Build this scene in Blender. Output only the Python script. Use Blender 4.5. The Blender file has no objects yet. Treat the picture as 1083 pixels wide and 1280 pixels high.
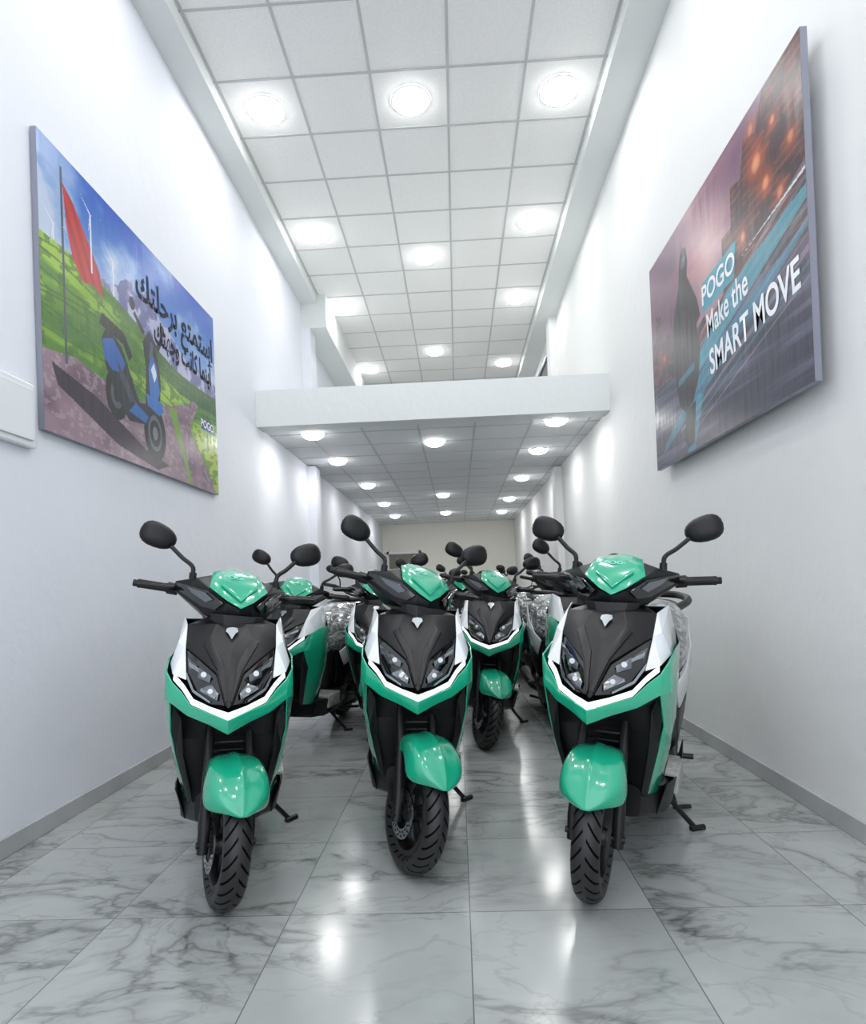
import bpy, bmesh, math, random
import numpy as np
from mathutils import Matrix, Vector
random.seed(3); rng=np.random.RandomState(5)
S=bpy.context.scene
COL=S.collection
try:
    S.view_settings.view_transform='Standard'
    S.view_settings.look='None'
    S.view_settings.exposure=0.2
except Exception as e: print(e)

# ------------------------------------------------------------ materials
def lin(c):
    return tuple(((x/255)/12.92 if x/255<=.04045 else ((x/255+.055)/1.055)**2.4) for x in c)
def mat(name,col,rough=.5,metal=0,coat=0,emis=0,spec=.5,bump=None,alpha=1,vary=None):
    m=bpy.data.materials.new(name); m.use_nodes=True
    nt=m.node_tree; b=nt.nodes['Principled BSDF']
    c=lin(col)
    b.inputs['Base Color'].default_value=(*c,1)
    b.inputs['Roughness'].default_value=rough
    b.inputs['Metallic'].default_value=metal
    b.inputs['Coat Weight'].default_value=coat
    b.inputs['Coat Roughness'].default_value=.05
    b.inputs['Specular IOR Level'].default_value=spec
    b.inputs['Alpha'].default_value=alpha
    if emis:
        b.inputs['Emission Color'].default_value=(1,1,1,1); b.inputs['Emission Strength'].default_value=emis
    tc=nt.nodes.new('ShaderNodeTexCoord')
    if vary:
        n=nt.nodes.new('ShaderNodeTexNoise'); n.inputs['Scale'].default_value=vary[0]; n.inputs['Detail'].default_value=4
        nt.links.new(tc.outputs['Object'],n.inputs['Vector'])
        r=nt.nodes.new('ShaderNodeMapRange'); r.inputs[1].default_value=.3; r.inputs[2].default_value=.7
        r.inputs[3].default_value=1-vary[1]; r.inputs[4].default_value=1+vary[1]
        nt.links.new(n.outputs['Fac'],r.inputs[0])
        mx=nt.nodes.new('ShaderNodeVectorMath'); mx.operation='SCALE'; mx.inputs[0].default_value=c
        nt.links.new(r.outputs[0],mx.inputs['Scale']); nt.links.new(mx.outputs[0],b.inputs['Base Color'])
    if bump:
        n=nt.nodes.new('ShaderNodeTexNoise'); n.inputs['Scale'].default_value=bump[0]; n.inputs['Detail'].default_value=6
        nt.links.new(tc.outputs['Object'],n.inputs['Vector'])
        bp=nt.nodes.new('ShaderNodeBump'); bp.inputs['Strength'].default_value=bump[1]; bp.inputs['Distance'].default_value=bump[2]
        nt.links.new(n.outputs['Fac'],bp.inputs['Height']); nt.links.new(bp.outputs[0],b.inputs['Normal'])
    return m
M={}
M['wall']=mat('plaster_white',(232,233,232),.75,bump=(9,.35,.012),vary=(.8,.02))
M['wall_l']=mat('plaster_daylight_tint',(228,231,238),.72,bump=(9,.35,.012),vary=(.8,.02))  # white plaster with the bluish cast of daylight put into its colour
M['beam']=mat('plaster_beam',(222,226,225),.7,bump=(14,.4,.01))
M['back']=mat('plaster_back',(240,238,228),.7,bump=(9,.2,.01))
M['base']=mat('baseboard_marble',(178,180,181),.25,vary=(6,.08))
M['grid']=mat('ceiling_tbar',(190,192,192),.5)
M['tile']=mat('ceiling_tile',(238,238,236),.85,vary=(90,.05),bump=(120,.3,.004))
M['tile2']=mat('ceiling_tile_shaded',(226,229,231),.8,vary=(90,.03))  # same tile, greyed in colour for the shadow under the mezzanine
M['lampring']=mat('lamp_ring',(240,240,240),.4)
M['glow']=mat('lamp_diffuser',(255,255,255),.4,emis=20)
M['green']=mat('paint_green',(26,168,130),.2,coat=1,vary=(3,.02))
M['white']=mat('paint_white',(222,226,230),.25,coat=.6)
M['black']=mat('plastic_black',(18,19,21),.42,spec=.4,bump=(300,.05,.001))
M['satin']=mat('plastic_satin_dark',(13,14,17),.36,spec=.4)
M['gloss']=mat('lens_black',(8,9,11),.06,coat=1)
M['chrome']=mat('reflector_metal',(175,180,186),.18,metal=1)
M['smoke']=mat('reflector_smoke',(120,124,130),.22,metal=.9,coat=1)
M['dkmetal']=mat('metal_dark',(60,62,66),.35,metal=1)
M['wheelblack']=mat('wheel_black',(16,16,17),.35)
M['rubber']=mat('rubber',(20,20,21),.6)
M['drl']=mat('light_strip_white',(240,245,250),.2,emis=.5)
M['silver']=mat('silver_badge',(190,195,200),.25,metal=1)
M['red']=mat('lens_red',(150,15,15),.15,coat=1)
M['card']=mat('cardboard_film',(170,172,168),.25,bump=(40,.8,.01),vary=(20,.2))
M['frame']=mat('aluminium_frame',(150,152,165),.35,metal=.6)
M['door']=mat('door_grey',(120,115,105),.5)
M['logo']=mat('logo_grey',(120,205,185),.3)
def film():
    m=bpy.data.materials.new('plastic_film'); m.use_nodes=True; nt=m.node_tree
    b=nt.nodes['Principled BSDF']
    b.inputs['Roughness'].default_value=.1; b.inputs['Coat Weight'].default_value=1
    tc=nt.nodes.new('ShaderNodeTexCoord')
    mp=nt.nodes.new('ShaderNodeMapping'); mp.inputs['Scale'].default_value=(1,.55,1.5); mp.inputs['Rotation'].default_value=(.5,.3,.2)
    n=nt.nodes.new('ShaderNodeTexNoise'); n.inputs['Scale'].default_value=13; n.inputs['Detail'].default_value=4; n.inputs['Distortion'].default_value=1.6
    nt.links.new(tc.outputs['Object'],mp.inputs[0]); nt.links.new(mp.outputs[0],n.inputs['Vector'])
    bp=nt.nodes.new('ShaderNodeBump'); bp.inputs['Strength'].default_value=1; bp.inputs['Distance'].default_value=.035
    nt.links.new(n.outputs['Fac'],bp.inputs['Height']); nt.links.new(bp.outputs[0],b.inputs['Normal'])
    r=nt.nodes.new('ShaderNodeValToRGB'); r.color_ramp.elements[0].position=.42; r.color_ramp.elements[1].position=.64
    r.color_ramp.elements[0].color=(.05,.055,.06,1); r.color_ramp.elements[1].color=(.52,.54,.55,1)
    nt.links.new(n.outputs['Fac'],r.inputs[0]); nt.links.new(r.outputs[0],b.inputs['Base Color'])
    return m
M['film']=film()
def tiremat():
    m=bpy.data.materials.new('tire_rubber'); m.use_nodes=True; nt=m.node_tree; L=nt.links
    b=nt.nodes['Principled BSDF']; b.inputs['Roughness'].default_value=.45
    uv=nt.nodes.new('ShaderNodeUVMap'); sp=nt.nodes.new('ShaderNodeSeparateXYZ'); L.new(uv.outputs[0],sp.inputs[0])
    def mth(op,a,c=None,d=None):
        n=nt.nodes.new('ShaderNodeMath'); n.operation=op
        for i,v in enumerate((a,c,d)):
            if v is None: continue
            if isinstance(v,(int,float)): n.inputs[i].default_value=v
            else: L.new(v,n.inputs[i])
        return n.outputs[0]
    u,v=sp.outputs[0],sp.outputs[1]
    av=mth('ABSOLUTE',v)
    sgn=mth('MULTIPLY',mth('GREATER_THAN',v,0.0),.5)
    ph=mth('FRACT',mth('ADD',mth('ADD',mth('MULTIPLY',u,26.0),mth('MULTIPLY',av,-28.0)),sgn))
    g=mth('MULTIPLY',mth('LESS_THAN',ph,.22),mth('MULTIPLY',mth('GREATER_THAN',av,.006),mth('LESS_THAN',av,.044)))
    h=mth('SUBTRACT',1.0,g)
    mix=nt.nodes.new('ShaderNodeMix'); mix.data_type='RGBA'; L.new(g,mix.inputs['Factor'])
    mix.inputs['A'].default_value=(.016,.016,.017,1); mix.inputs['B'].default_value=(.001,.001,.001,1)  # same black rubber; shade in the tread grooves painted as darker colour
    L.new(mix.outputs['Result'],b.inputs['Base Color'])
    bp=nt.nodes.new('ShaderNodeBump'); bp.inputs['Distance'].default_value=.008; bp.inputs['Strength'].default_value=1
    L.new(h,bp.inputs['Height']); L.new(bp.outputs[0],b.inputs['Normal'])
    L.new(mth('SUBTRACT',.5,mth('MULTIPLY',g,.45)),b.inputs['Specular IOR Level'])
    return m
M['tire']=tiremat()
def floormat():
    m=bpy.data.materials.new('marble_floor_tiles'); m.use_nodes=True; nt=m.node_tree; L=nt.links
    b=nt.nodes['Principled BSDF']
    geo=nt.nodes.new('ShaderNodeNewGeometry'); sp=nt.nodes.new('ShaderNodeSeparateXYZ'); L.new(geo.outputs['Position'],sp.inputs[0])
    def mth(op,a,c=None,d=None):
        n=nt.nodes.new('ShaderNodeMath'); n.operation=op
        for i,v in enumerate((a,c,d)):
            if v is None: continue
            if isinstance(v,(int,float)): n.inputs[i].default_value=v
            else: L.new(v,n.inputs[i])
        return n.outputs[0]
    T=.6
    ux=mth('DIVIDE',sp.outputs[0],T); uy=mth('DIVIDE',mth('SUBTRACT',sp.outputs[1],2.05),T*.97)
    fx=mth('FRACT',ux); fy=mth('FRACT',uy); ix=mth('FLOOR',ux); iy=mth('FLOOR',uy)
    ex=mth('MINIMUM',fx,mth('SUBTRACT',1.0,fx)); ey=mth('MINIMUM',fy,mth('SUBTRACT',1.0,fy))
    g=mth('LESS_THAN',mth('MINIMUM',ex,ey),.003)
    w=mth('ADD',mth('MULTIPLY',ix,3.7),mth('MULTIPLY',iy,7.3))
    def noise(sc,det,dist,rot,scl,woff,ro=.55):
        n1=nt.nodes.new('ShaderNodeTexNoise'); n1.noise_dimensions='4D'; n1.inputs['Scale'].default_value=sc; n1.inputs['Detail'].default_value=det; n1.inputs['Distortion'].default_value=dist; n1.inputs['Roughness'].default_value=ro
        mp=nt.nodes.new('ShaderNodeMapping'); mp.inputs['Rotation'].default_value=(0,0,rot); mp.inputs['Scale'].default_value=scl
        L.new(geo.outputs['Position'],mp.inputs[0]); L.new(mp.outputs[0],n1.inputs['Vector']); L.new(mth('ADD',w,woff),n1.inputs['W'])
        return n1.outputs['Fac']
    def ramp(v,els):
        r=nt.nodes.new('ShaderNodeValToRGB'); e=r.color_ramp.elements
        e[0].position=els[0][0]; e[0].color=(els[0][1],)*3+(1,); e[1].position=els[-1][0]; e[1].color=(els[-1][1],)*3+(1,)
        for p,c in els[1:-1]:
            k=e.new(p); k.color=(c,c,c,1)
        L.new(v,r.inputs[0]); return r.outputs[0]
    v1=mth('ABSOLUTE',mth('SUBTRACT',noise(1.1,5,.7,.7,(1,2.1,1),0.0),.5))
    vein=ramp(v1,[(0,1),(.005,.75),(.016,.3),(.05,0)])
    mask=ramp(noise(1.3,2,0,0,(1,1,1),31.0),[(.36,0),(.56,1)])
    v2=mth('ABSOLUTE',mth('SUBTRACT',noise(2.0,5,1.2,-.5,(1,1.8,1),57.0),.5))
    fine=ramp(v2,[(0,.35),(.006,.22),(.02,0)])
    cloud=noise(1.8,4,.4,.3,(1,1,1),11.0)
    tot=mth('ADD',mth('MULTIPLY',vein,mth('ADD',.25,mth('MULTIPLY',mask,.8))),mth('MULTIPLY',fine,mth('ADD',mask,.3)))
    val=mth('SUBTRACT',mth('ADD',.27,mth('MULTIPLY',cloud,.28)),mth('MULTIPLY',tot,.20))
    cb=nt.nodes.new('ShaderNodeCombineColor'); L.new(mth('MULTIPLY',val,.95),cb.inputs[0]); L.new(val,cb.inputs[1]); L.new(mth('MULTIPLY',val,.98),cb.inputs[2])
    mix=nt.nodes.new('ShaderNodeMix'); mix.data_type='RGBA'; L.new(g,mix.inputs['Factor']); L.new(cb.outputs[0],mix.inputs['A']); mix.inputs['B'].default_value=(.15,.15,.15,1)
    L.new(mix.outputs['Result'],b.inputs['Base Color'])
    b.inputs['Roughness'].default_value=.16
    b.inputs['Specular IOR Level'].default_value=.7
    return m
M['floor']=floormat()

# ------------------------------------------------------------ mesh helpers
def mesh_obj(name,verts,faces,m,parent=None,smooth=False):
    me=bpy.data.meshes.new(name); me.from_pydata([tuple(v) for v in verts],[],faces); me.update()
    if m is not None: me.materials.append(m)
    if smooth:
        for p in me.polygons: p.use_smooth=True
    o=bpy.data.objects.new(name,me); COL.objects.link(o)
    if parent: o.parent=parent
    return o
def boxvf(x0,x1,y0,y1,z0,z1):
    v=[(x0,y0,z0),(x1,y0,z0),(x1,y1,z0),(x0,y1,z0),(x0,y0,z1),(x1,y0,z1),(x1,y1,z1),(x0,y1,z1)]
    f=[(0,3,2,1),(4,5,6,7),(0,1,5,4),(1,2,6,5),(2,3,7,6),(3,0,4,7)]
    return v,f
def box(name,x0,x1,y0,y1,z0,z1,m,parent=None,bevel=0):
    v,f=boxvf(x0,x1,y0,y1,z0,z1); o=mesh_obj(name,v,f,m,parent)
    if bevel:
        b=o.modifiers.new('b','BEVEL'); b.width=bevel; b.segments=2
    return o
def merge(*vfs):
    V=[];F=[]
    for v,f in vfs:
        n=len(V); V+=list(v); F+=[tuple(i+n for i in q) for q in f]
    return V,F
def mirx(vf):
    v,f=vf
    return merge(vf,([(-a,b,c) for a,b,c in v],[tuple(reversed(q)) for q in f]))
def tube(pts,rad,seg=10):
    pts=[Vector(p) for p in pts]; n=len(pts)
    if not isinstance(rad,(list,tuple)): rad=[rad]*n
    V=[];F=[]; prev=None
    for i,p in enumerate(pts):
        t=(pts[min(i+1,n-1)]-pts[max(i-1,0)]).normalized()
        if prev is None:
            a=Vector((0,0,1)) if abs(t.z)<.9 else Vector((0,1,0)); nn=t.cross(a).normalized()
        else: nn=(prev-t*prev.dot(t)).normalized()
        prev=nn; bb=t.cross(nn)
        for k in range(seg):
            an=2*math.pi*k/seg; V.append(tuple(p+(nn*math.cos(an)+bb*math.sin(an))*rad[i]))
    for i in range(n-1):
        for k in range(seg):
            a=i*seg+k; b=i*seg+(k+1)%seg; F.append((a,b,b+seg,a+seg))
    F.append(tuple(reversed(range(seg)))); F.append(tuple((n-1)*seg+k for k in range(seg)))
    return V,F
def curvept(pts,n=6):
    P=[Vector(p) for p in pts]; P=[P[0]*2-P[1]]+P+[P[-1]*2-P[-2]]; out=[]
    for i in range(1,len(P)-2):
        for k in range(n):
            t=k/n; a,b,c,d=P[i-1],P[i],P[i+1],P[i+2]
            out.append(.5*((2*b)+(c-a)*t+(2*a-5*b+4*c-d)*t*t+(3*b-a-3*c+d)*t**3))
    out.append(P[-2]); return out
def lathe_x(prof,seg=48,cx=0,cy=0,cz=0,closed=True):
    V=[];F=[];n=len(prof)
    for i in range(seg):
        a=2*math.pi*i/seg
        for x,r in prof: V.append((cx+x,cy+r*math.cos(a),cz+r*math.sin(a)))
    for i in range(seg):
        j=(i+1)%seg
        for k in range(n if closed else n-1):
            l=(k+1)%n; F.append((i*n+k,j*n+k,j*n+l,i*n+l))
    return V,F
def ring(y,zb,zt,hw,n=16,e=.55,tw=1.0):
    cz=(zb+zt)/2; hh=(zt-zb)/2; out=[]
    for k in range(n):
        a=2*math.pi*k/n; c,s=math.cos(a),math.sin(a)
        z=math.copysign(abs(s)**e,s); x=math.copysign(abs(c)**e,c)
        w=hw*(1+(tw-1)*(z+1)/2)
        out.append((w*x,y,cz+hh*z))
    return out
def loft(secs):
    n=len(secs[0]); V=[p for s in secs for p in s]; F=[]
    for i in range(len(secs)-1):
        for k in range(n):
            F.append((i*n+k,(i+1)*n+k,(i+1)*n+(k+1)%n,i*n+(k+1)%n))
    F.append(tuple(range(n))); F.append(tuple((len(secs)-1)*n+k for k in reversed(range(n))))
    return V,F
def bake(name,vf,m,solid=0,bevel=0,sub=0,smooth=True,angle=35):
    v,f=vf
    me=bpy.data.meshes.new(name); me.from_pydata([tuple(p) for p in v],[],f); me.update()
    bm=bmesh.new(); bm.from_mesh(me); bmesh.ops.remove_doubles(bm,verts=bm.verts,dist=.0004)
    bmesh.ops.recalc_face_normals(bm,faces=bm.faces); bm.to_mesh(me); bm.free()
    me.materials.append(m)
    o=bpy.data.objects.new(name,me); COL.objects.link(o)
    if solid:
        s=o.modifiers.new('s','SOLIDIFY'); s.thickness=solid; s.offset=0
    if sub:
        s=o.modifiers.new('u','SUBSURF'); s.levels=sub; s.render_levels=sub
    if bevel:
        b=o.modifiers.new('b','BEVEL'); b.width=bevel; b.segments=2; b.limit_method='ANGLE'; b.angle_limit=.3
    d=bpy.context.evaluated_depsgraph_get()
    nm=bpy.data.meshes.new_from_object(o.evaluated_get(d))
    bpy.data.objects.remove(o); bpy.data.meshes.remove(me)
    nm.name=name
    if smooth:
        for p in nm.polygons: p.use_smooth=True
        try: nm.set_sharp_from_angle(angle=math.radians(angle))
        except Exception as e: print(e)
    return nm

def tire_mesh(name,R,W,cy,cz,m):
    hw=W/2; prof=[]
    rin=R*.66
    for a in np.linspace(-115,115,17):
        t=math.radians(a); prof.append((hw*math.sin(t)*1.0,(R-hw*.85)+hw*.85*math.cos(t)))
    prof=[(-hw*.62,rin)]+prof+[(hw*.62,rin)]
    seg=56;n=len(prof);V=[];F=[];UV=[]
    for i in range(seg):
        a=2*math.pi*i/seg
        for x,r in prof: V.append((x,cy+r*math.cos(a),cz+r*math.sin(a)))
    for i in range(seg):
        j=(i+1)%seg
        for k in range(n-1):
            F.append((i*n+k,j*n+k,j*n+k+1,i*n+k+1)); 
            UV+=[(i/seg,prof[k][0]),((i+1)/seg,prof[k][0]),((i+1)/seg,prof[k+1][0]),(i/seg,prof[k+1][0])]
    me=bpy.data.meshes.new(name); me.from_pydata(V,[],F); me.update()
    uvl=me.uv_layers.new(name='UVMap')
    for i,u in enumerate(UV): uvl.data[i].uv=u
    for p in me.polygons: p.use_smooth=True
    me.materials.append(m); return me
def wheel_hard(R,cy,cz,nsp=5,hub=.035,wid=.07):
    rin=R*.66
    rim=lathe_x([(-wid/2,rin-.012),(-wid/2,rin+.006),(wid/2,rin+.006),(wid/2,rin-.012),(wid*.25,rin-.02),(-wid*.25,rin-.02)],40,0,cy,cz)
    hb=lathe_x([(-wid*.6,.001),(-wid*.6,hub*.7),(-wid*.3,hub),(wid*.3,hub),(wid*.6,hub*.7),(wid*.6,.001)],24,0,cy,cz,closed=False)
    parts=[rim,hb]
    for i in range(nsp):
        for off in (-.13,.13):
            a=2*math.pi*i/nsp+.3
            d0=Vector((0,math.cos(a+off*.4),math.sin(a+off*.4))); d1=Vector((0,math.cos(a+off*1.5),math.sin(a+off*1.5)))
            c=Vector((0,cy,cz)); parts.append(tube([c+d0*hub*.8,c+d1*(rin-.008)],[.011,.008],6))
    return merge(*parts)

# ------------------------------------------------------------ SCOOTER prototype
P=[]
def add(name,vf,m,group='body',**k): P.append((name,bake(name,vf,M[m],**k),group))
R=.215
P.append(('front_tire',tire_mesh('front_tire',R,.092,0,R,M['tire']),'steer'))
add('front_rim',wheel_hard(R,0,R),'wheelblack','steer')
disc=lathe_x([(-.058,.055),(-.058,.092),(-.054,.092),(-.054,.055)],40,0,0,R)
holes=[]
for i in range(18):
    a=i*2*math.pi/18
    for rr in (.066,.08):
        aa=a+(rr-.066)*14
        holes.append(lathe_x([(-.0592,.0001),(-.0592,.0042)],8,0,rr*math.cos(aa),R+rr*math.sin(aa),closed=False))
add('brake_disc',disc,'chrome','steer'); add('brake_disc_holes',merge(*holes),'rubber','steer')
add('brake_caliper',boxvf(-.085,-.045,.055,.10,R+.02,R+.085),'black','steer',bevel=.006)
fork=[]
for s in (-1,1):
    fork.append(tube([(s*.076,-.0,R-.03),(s*.076,0.01,R+.05),(s*.074,.075,R+.23),(s*.07,.16,.60)],[.019,.021,.018,.015],12))
    fork.append(tube([(s*.055,0,R),(s*.10,0,R)],.012,8))
add('fork',merge(*fork),'black','steer')
secs=[]
st=[(37,.254,.006,.004),(41,.258,.036,.020),(46,.264,.068,.050),(53,.272,.096,.082),(62,.284,.110,.100),(75,.300,.108,.095),(90,.312,.095,.080),(106,.302,.085,.07),(122,.285,.072,.055)]
T13=[-1,-.97,-.90,-.78,-.45,-.1,0,.1,.45,.78,.90,.97,1]
D13=[1,.62,.32,.14,.04,0,-.12,0,.04,.14,.32,.62,1]
for ph,rr,w,dr in st:
    a=math.radians(ph); row=[]
    for t,dd in zip(T13,D13):
        r2=rr-dr*dd
        row.append((w*t,-r2*math.cos(a),R+r2*math.sin(a)))
    secs.append(row)
V=[p for s in secs for p in s];F=[]
for i in range(len(secs)-1):
    for k in range(12): F.append((i*13+k,i*13+k+1,(i+1)*13+k+1,(i+1)*13+k))
add('front_fender',(V,F),'green','steer',solid=.005,sub=1,angle=50)
v=[(0,.190,1.026),(.05,.213,1.052),(.112,.262,1.098),(.090,.36,1.160),(.045,.40,1.176),(0,.405,1.180),(0,.262,1.098),(.064,.30,1.130),(0,.225,1.056)]
f=[(0,1,8),(1,7,6,8),(1,2,7),(2,3,7),(3,4,7),(7,4,5,6)]
add('handlebar_cover_top',mirx((v,f)),'green','steer',solid=.006,bevel=.003)
add('cover_v_ridge',mirx(([(0,.207,1.052),(.0,.222,1.070),(.062,.270,1.120),(.070,.262,1.110)],[(0,3,2,1)])),'green','steer',solid=.008,bevel=.001)
v=[(0,.200,1.022),(.05,.218,1.044),(.110,.266,1.092),(.15,.33,1.128),(.222,.40,1.112),(.225,.41,1.075),(.12,.275,.995),(.05,.235,.965),(0,.225,.955),
   (.09,.37,1.15),(0,.42,1.165),(.20,.46,1.105),(.2,.46,1.06),(.10,.45,.98),(0,.45,.97),(.1,.50,1.12),(0,.51,1.13)]
f=[(0,1,7,8),(1,2,6,7),(2,3,4),(2,4,5,6),(2,9,3),(3,9,11,4),(4,11,12,5),(5,12,13,6),(6,13,14,7),(7,14,8),(9,10,16,15),(9,15,11),(11,15,12),(15,13,12),(15,16,14,13)]
add('handlebar_housing',mirx((v,f)),'satin','steer',bevel=.004)
v=[(.062,.212,1.040),(.115,.258,1.084),(.216,.388,1.108),(.218,.395,1.082),(.13,.275,1.022),(.085,.236,1.012)]
add('indicator_lens',mirx((v,[(0,1,2,3,4,5)])),'gloss','steer',solid=.008,bevel=.003)
v=[(.10,.236,1.052),(.125,.258,1.076),(.185,.334,1.094),(.165,.314,1.070),(.12,.26,1.04)]
add('indicator_reflector',mirx((v,[(0,1,2,3,4)])),'smoke','steer',solid=.004)
neck=loft([[(x*s,y+.0,z) for x,y in ((-1,.22),(-.6,.19),(.6,.19),(1,.22),(1,.40),(-1,.40))] for s,z in ((.10,.90),(.075,.94),(.10,1.0))])
add('steering_neck',neck,'black','steer',bevel=.004)
bars=[];grips=[];lev=[];stem=[];mir=[]
for s in (-1,1):
    bars.append(tube([(0,.42,1.06),(s*.2,.43,1.075),(s*.25,.44,1.082)],.013))
    bars.append(tube([(s*.205,.435,1.078),(s*.245,.44,1.082)],.024,12))
    grips.append(tube([(s*.245,.44,1.082),(s*.252,.44,1.082),(s*.342,.462,1.088),(s*.347,.463,1.088),(s*.354,.464,1.088),(s*.367,.467,1.089)],[.020,.0175,.0175,.019,.014,.014],14))
    lev.append(tube(curvept([(s*.22,.41,1.08),(s*.25,.39,1.082),(s*.305,.40,1.085),(s*.355,.415,1.085)],4),[.011]*6+[.008]*7,8))
    stem.append(tube([(s*.165,.36,1.10),(s*.165,.36,1.15)],.014,10))
    stem.append(tube(curvept([(s*.165,.36,1.14),(s*.170,.365,1.175),(s*.208,.385,1.205),(s*.25,.41,1.245)],5),[.009]*16,8))
    rr=[];ax=Vector((s*.95,.0,.31)).normalized(); up=Vector((-s*.31,.0,.95)).normalized(); dp=Vector((0,1,0))
    c=Vector((s*.300,.425,1.283))
    for tt,sc in ((-.022,.25),(-.019,.62),(-.010,.88),(.002,1),(.012,.97),(.013,.90)):
        row=[]
        for k in range(20):
            a=2*math.pi*k/20; ca,sa=math.cos(a),math.sin(a)
            rx=math.copysign(abs(ca)**.85,ca)*.070; rz=math.copysign(abs(sa)**.85,sa)*(.050+.007*ca)
            row.append(c+ax*rx*sc+up*rz*sc+dp*tt)
        rr.append(row)
    mir.append(loft(rr))
add('handlebar',merge(*bars),'black','steer'); add('grips',merge(*grips),'rubber','steer'); add('brake_levers',merge(*lev),'black','steer')
add('mirror_stems',merge(*stem),'black','steer'); add('mirrors',merge(*mir),'black','steer',angle=50)
v=[(0,.205,.972),(.055,.190,.966),(.160,.230,.962),(.160,.150,.884),(.046,-.006,.806),(.012,-.098,.712),(0,-.108,.698),(0,.085,.868),(.026,.030,.832),(.075,.128,.915),(.10,.34,.985),(0,.34,.99),(.018,.10,.885)]
f=[(0,1,9,12,7),(1,2,3,9),(12,9,8),(9,3,4,8),(7,12,8,6),(8,4,5,6),(0,11,10,1),(1,10,2)]
add('front_chest_panel',mirx((v,f)),'satin',solid=.008,bevel=.004)
v=[(.024,.026,.836),(.072,.122,.918),(.098,.115,.900),(.042,-.010,.812),(.010,-.106,.712),(.004,-.108,.724)]
add('chest_ridge',mirx((v,[(0,1,2,3),(0,3,4,5)])),'satin',solid=.010,bevel=.003)
add('chest_badge',mirx(([(0,.160,.955),(.018,.160,.952),(.012,.14,.932),(.022,.150,.940),(0,.125,.912)],[(0,1,3,2,4)])),'silver',solid=.008)
v=[(.158,.155,.878),(.046,.010,.800),(.012,-.090,.706),(.055,-.050,.706),(.112,.008,.730),(.146,.075,.780)]
add('headlight_lens',mirx((v,[(0,1,4,5),(1,2,3,4)])),'gloss',solid=.006,bevel=.003)
v=[(.150,.124,.852),(.115,.075,.828),(.108,.070,.808),(.140,.100,.815)]
v=[(a,b-.012,c) for a,b,c in v]
vb=[(.105,.060,.822),(.062,.014,.795),(.066,.010,.772),(.108,.045,.786)]
vb=[(a,b-.012,c) for a,b,c in vb]
add('headlight_reflector_high',mirx(merge((v,[(0,1,2,3)]),(vb,[(0,1,2,3)]))),'smoke',solid=.003,bevel=.001)
v=[(.060,.0,.768),(.034,-.046,.742),(.038,-.058,.722),(.072,-.030,.738),(.092,-.005,.756)]
v=[(a,b-.012,c) for a,b,c in v]
add('headlight_reflector_low',mirx((v,[(0,1,2,3,4)])),'smoke',solid=.003,bevel=.001)
v=[(.142,.100,.838),(.078,.026,.802),(.080,.024,.790),(.142,.094,.824)]
v2=[(.092,-.004,.758),(.042,-.055,.734),(.046,-.056,.726),(.096,-.006,.748)]
v3=[(.148,.09,.80),(.118,.02,.748),(.06,-.044,.716),(.062,-.044,.710),(.122,.018,.740),(.152,.088,.790)]
add('headlight_led_lines',merge(mirx(([(a,b-.010,c) for a,b,c in v],[(0,1,2,3)])),mirx(([(a,b-.010,c) for a,b,c in v2],[(0,1,2,3)])),mirx(([(a,b-.008,c) for a,b,c in v3],[(0,1,4,5),(1,2,3,4)]))),'chrome',solid=.003)
# bulbs
blb=[]
for s in (-1,1):
    for cx,cy,cz,rr in ((.088,.030,.800,.010),(.062,-.030,.750,.009)):
        blb.append(([(s*cx+rr*math.cos(k*math.pi/5),cy-.016,cz+rr*math.sin(k*math.pi/5)) for k in range(10)],[tuple(range(10))]))
add('headlight_bulbs',merge(*blb),'white',solid=.004)
v=[(0,-.122,.688),(.058,-.072,.701),(.118,-.009,.720),(.154,.050,.762),(.190,.085,.796),(.192,.080,.774),(.158,.040,.744),(.122,-.022,.702),(.058,-.086,.684),(0,-.138,.666)]
add('daytime_light_strip',mirx((v,[(0,1,8,9),(1,2,7,8),(2,3,6,7),(3,4,5,6)])),'drl',solid=.008,bevel=.002)
v=[(.160,.150,.885),(.163,.232,.964),(.185,.38,.988),(.205,.40,.90),(.215,.36,.835),(.215,.20,.820),(.196,.082,.795),(.148,.065,.775),(.186,.17,.90)]
f=[(0,8,1),(1,8,2),(8,3,2),(8,5,4,3),(0,6,5,8),(0,7,6)]
add('side_cheek_panel',mirx((v,f)),'white',solid=.005,bevel=.003)
v=[(0,-.143,.667),(.058,-.089,.683),(.124,-.024,.700),(.162,.038,.740),(.196,.076,.768),(.218,.095,.805),(.226,.24,.838),(.224,.40,.850),
   (0,-.135,.620),(.060,-.078,.643),(.135,-.012,.664),(.198,.055,.700),
   (.224,.13,.70),(.228,.26,.70),(.218,.42,.72),
   (.202,.13,.58),(.217,.25,.56),(.212,.40,.56),
   (.175,.15,.45),(.195,.25,.43),(.192,.36,.42),
   (.135,.19,.315),(.160,.28,.30),(.17,.34,.32)]
f=[(0,1,9,8),(1,2,10,9),(2,3,11,10),(3,4,11),(4,5,12,11),(5,6,13,12),(6,7,14,13),(11,12,16,15),(12,13,16),(13,14,17,16),(15,16,19,18),(16,17,20,19),(18,19,22,21),(19,20,23,22)]
add('front_shield',mirx((v,f)),'green',solid=.006,bevel=.004)
v=[(0,-.130,.622),(.060,-.074,.645),(.133,-.008,.666),(.193,.060,.702),(0,.08,.65),(.10,.09,.66),(.18,.13,.66),
   (0,.17,.55),(.10,.17,.55),(.185,.15,.55),(0,.20,.40),(.09,.20,.40),(.155,.18,.40),(0,.22,.30),(.08,.22,.29),(.13,.21,.30)]
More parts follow.
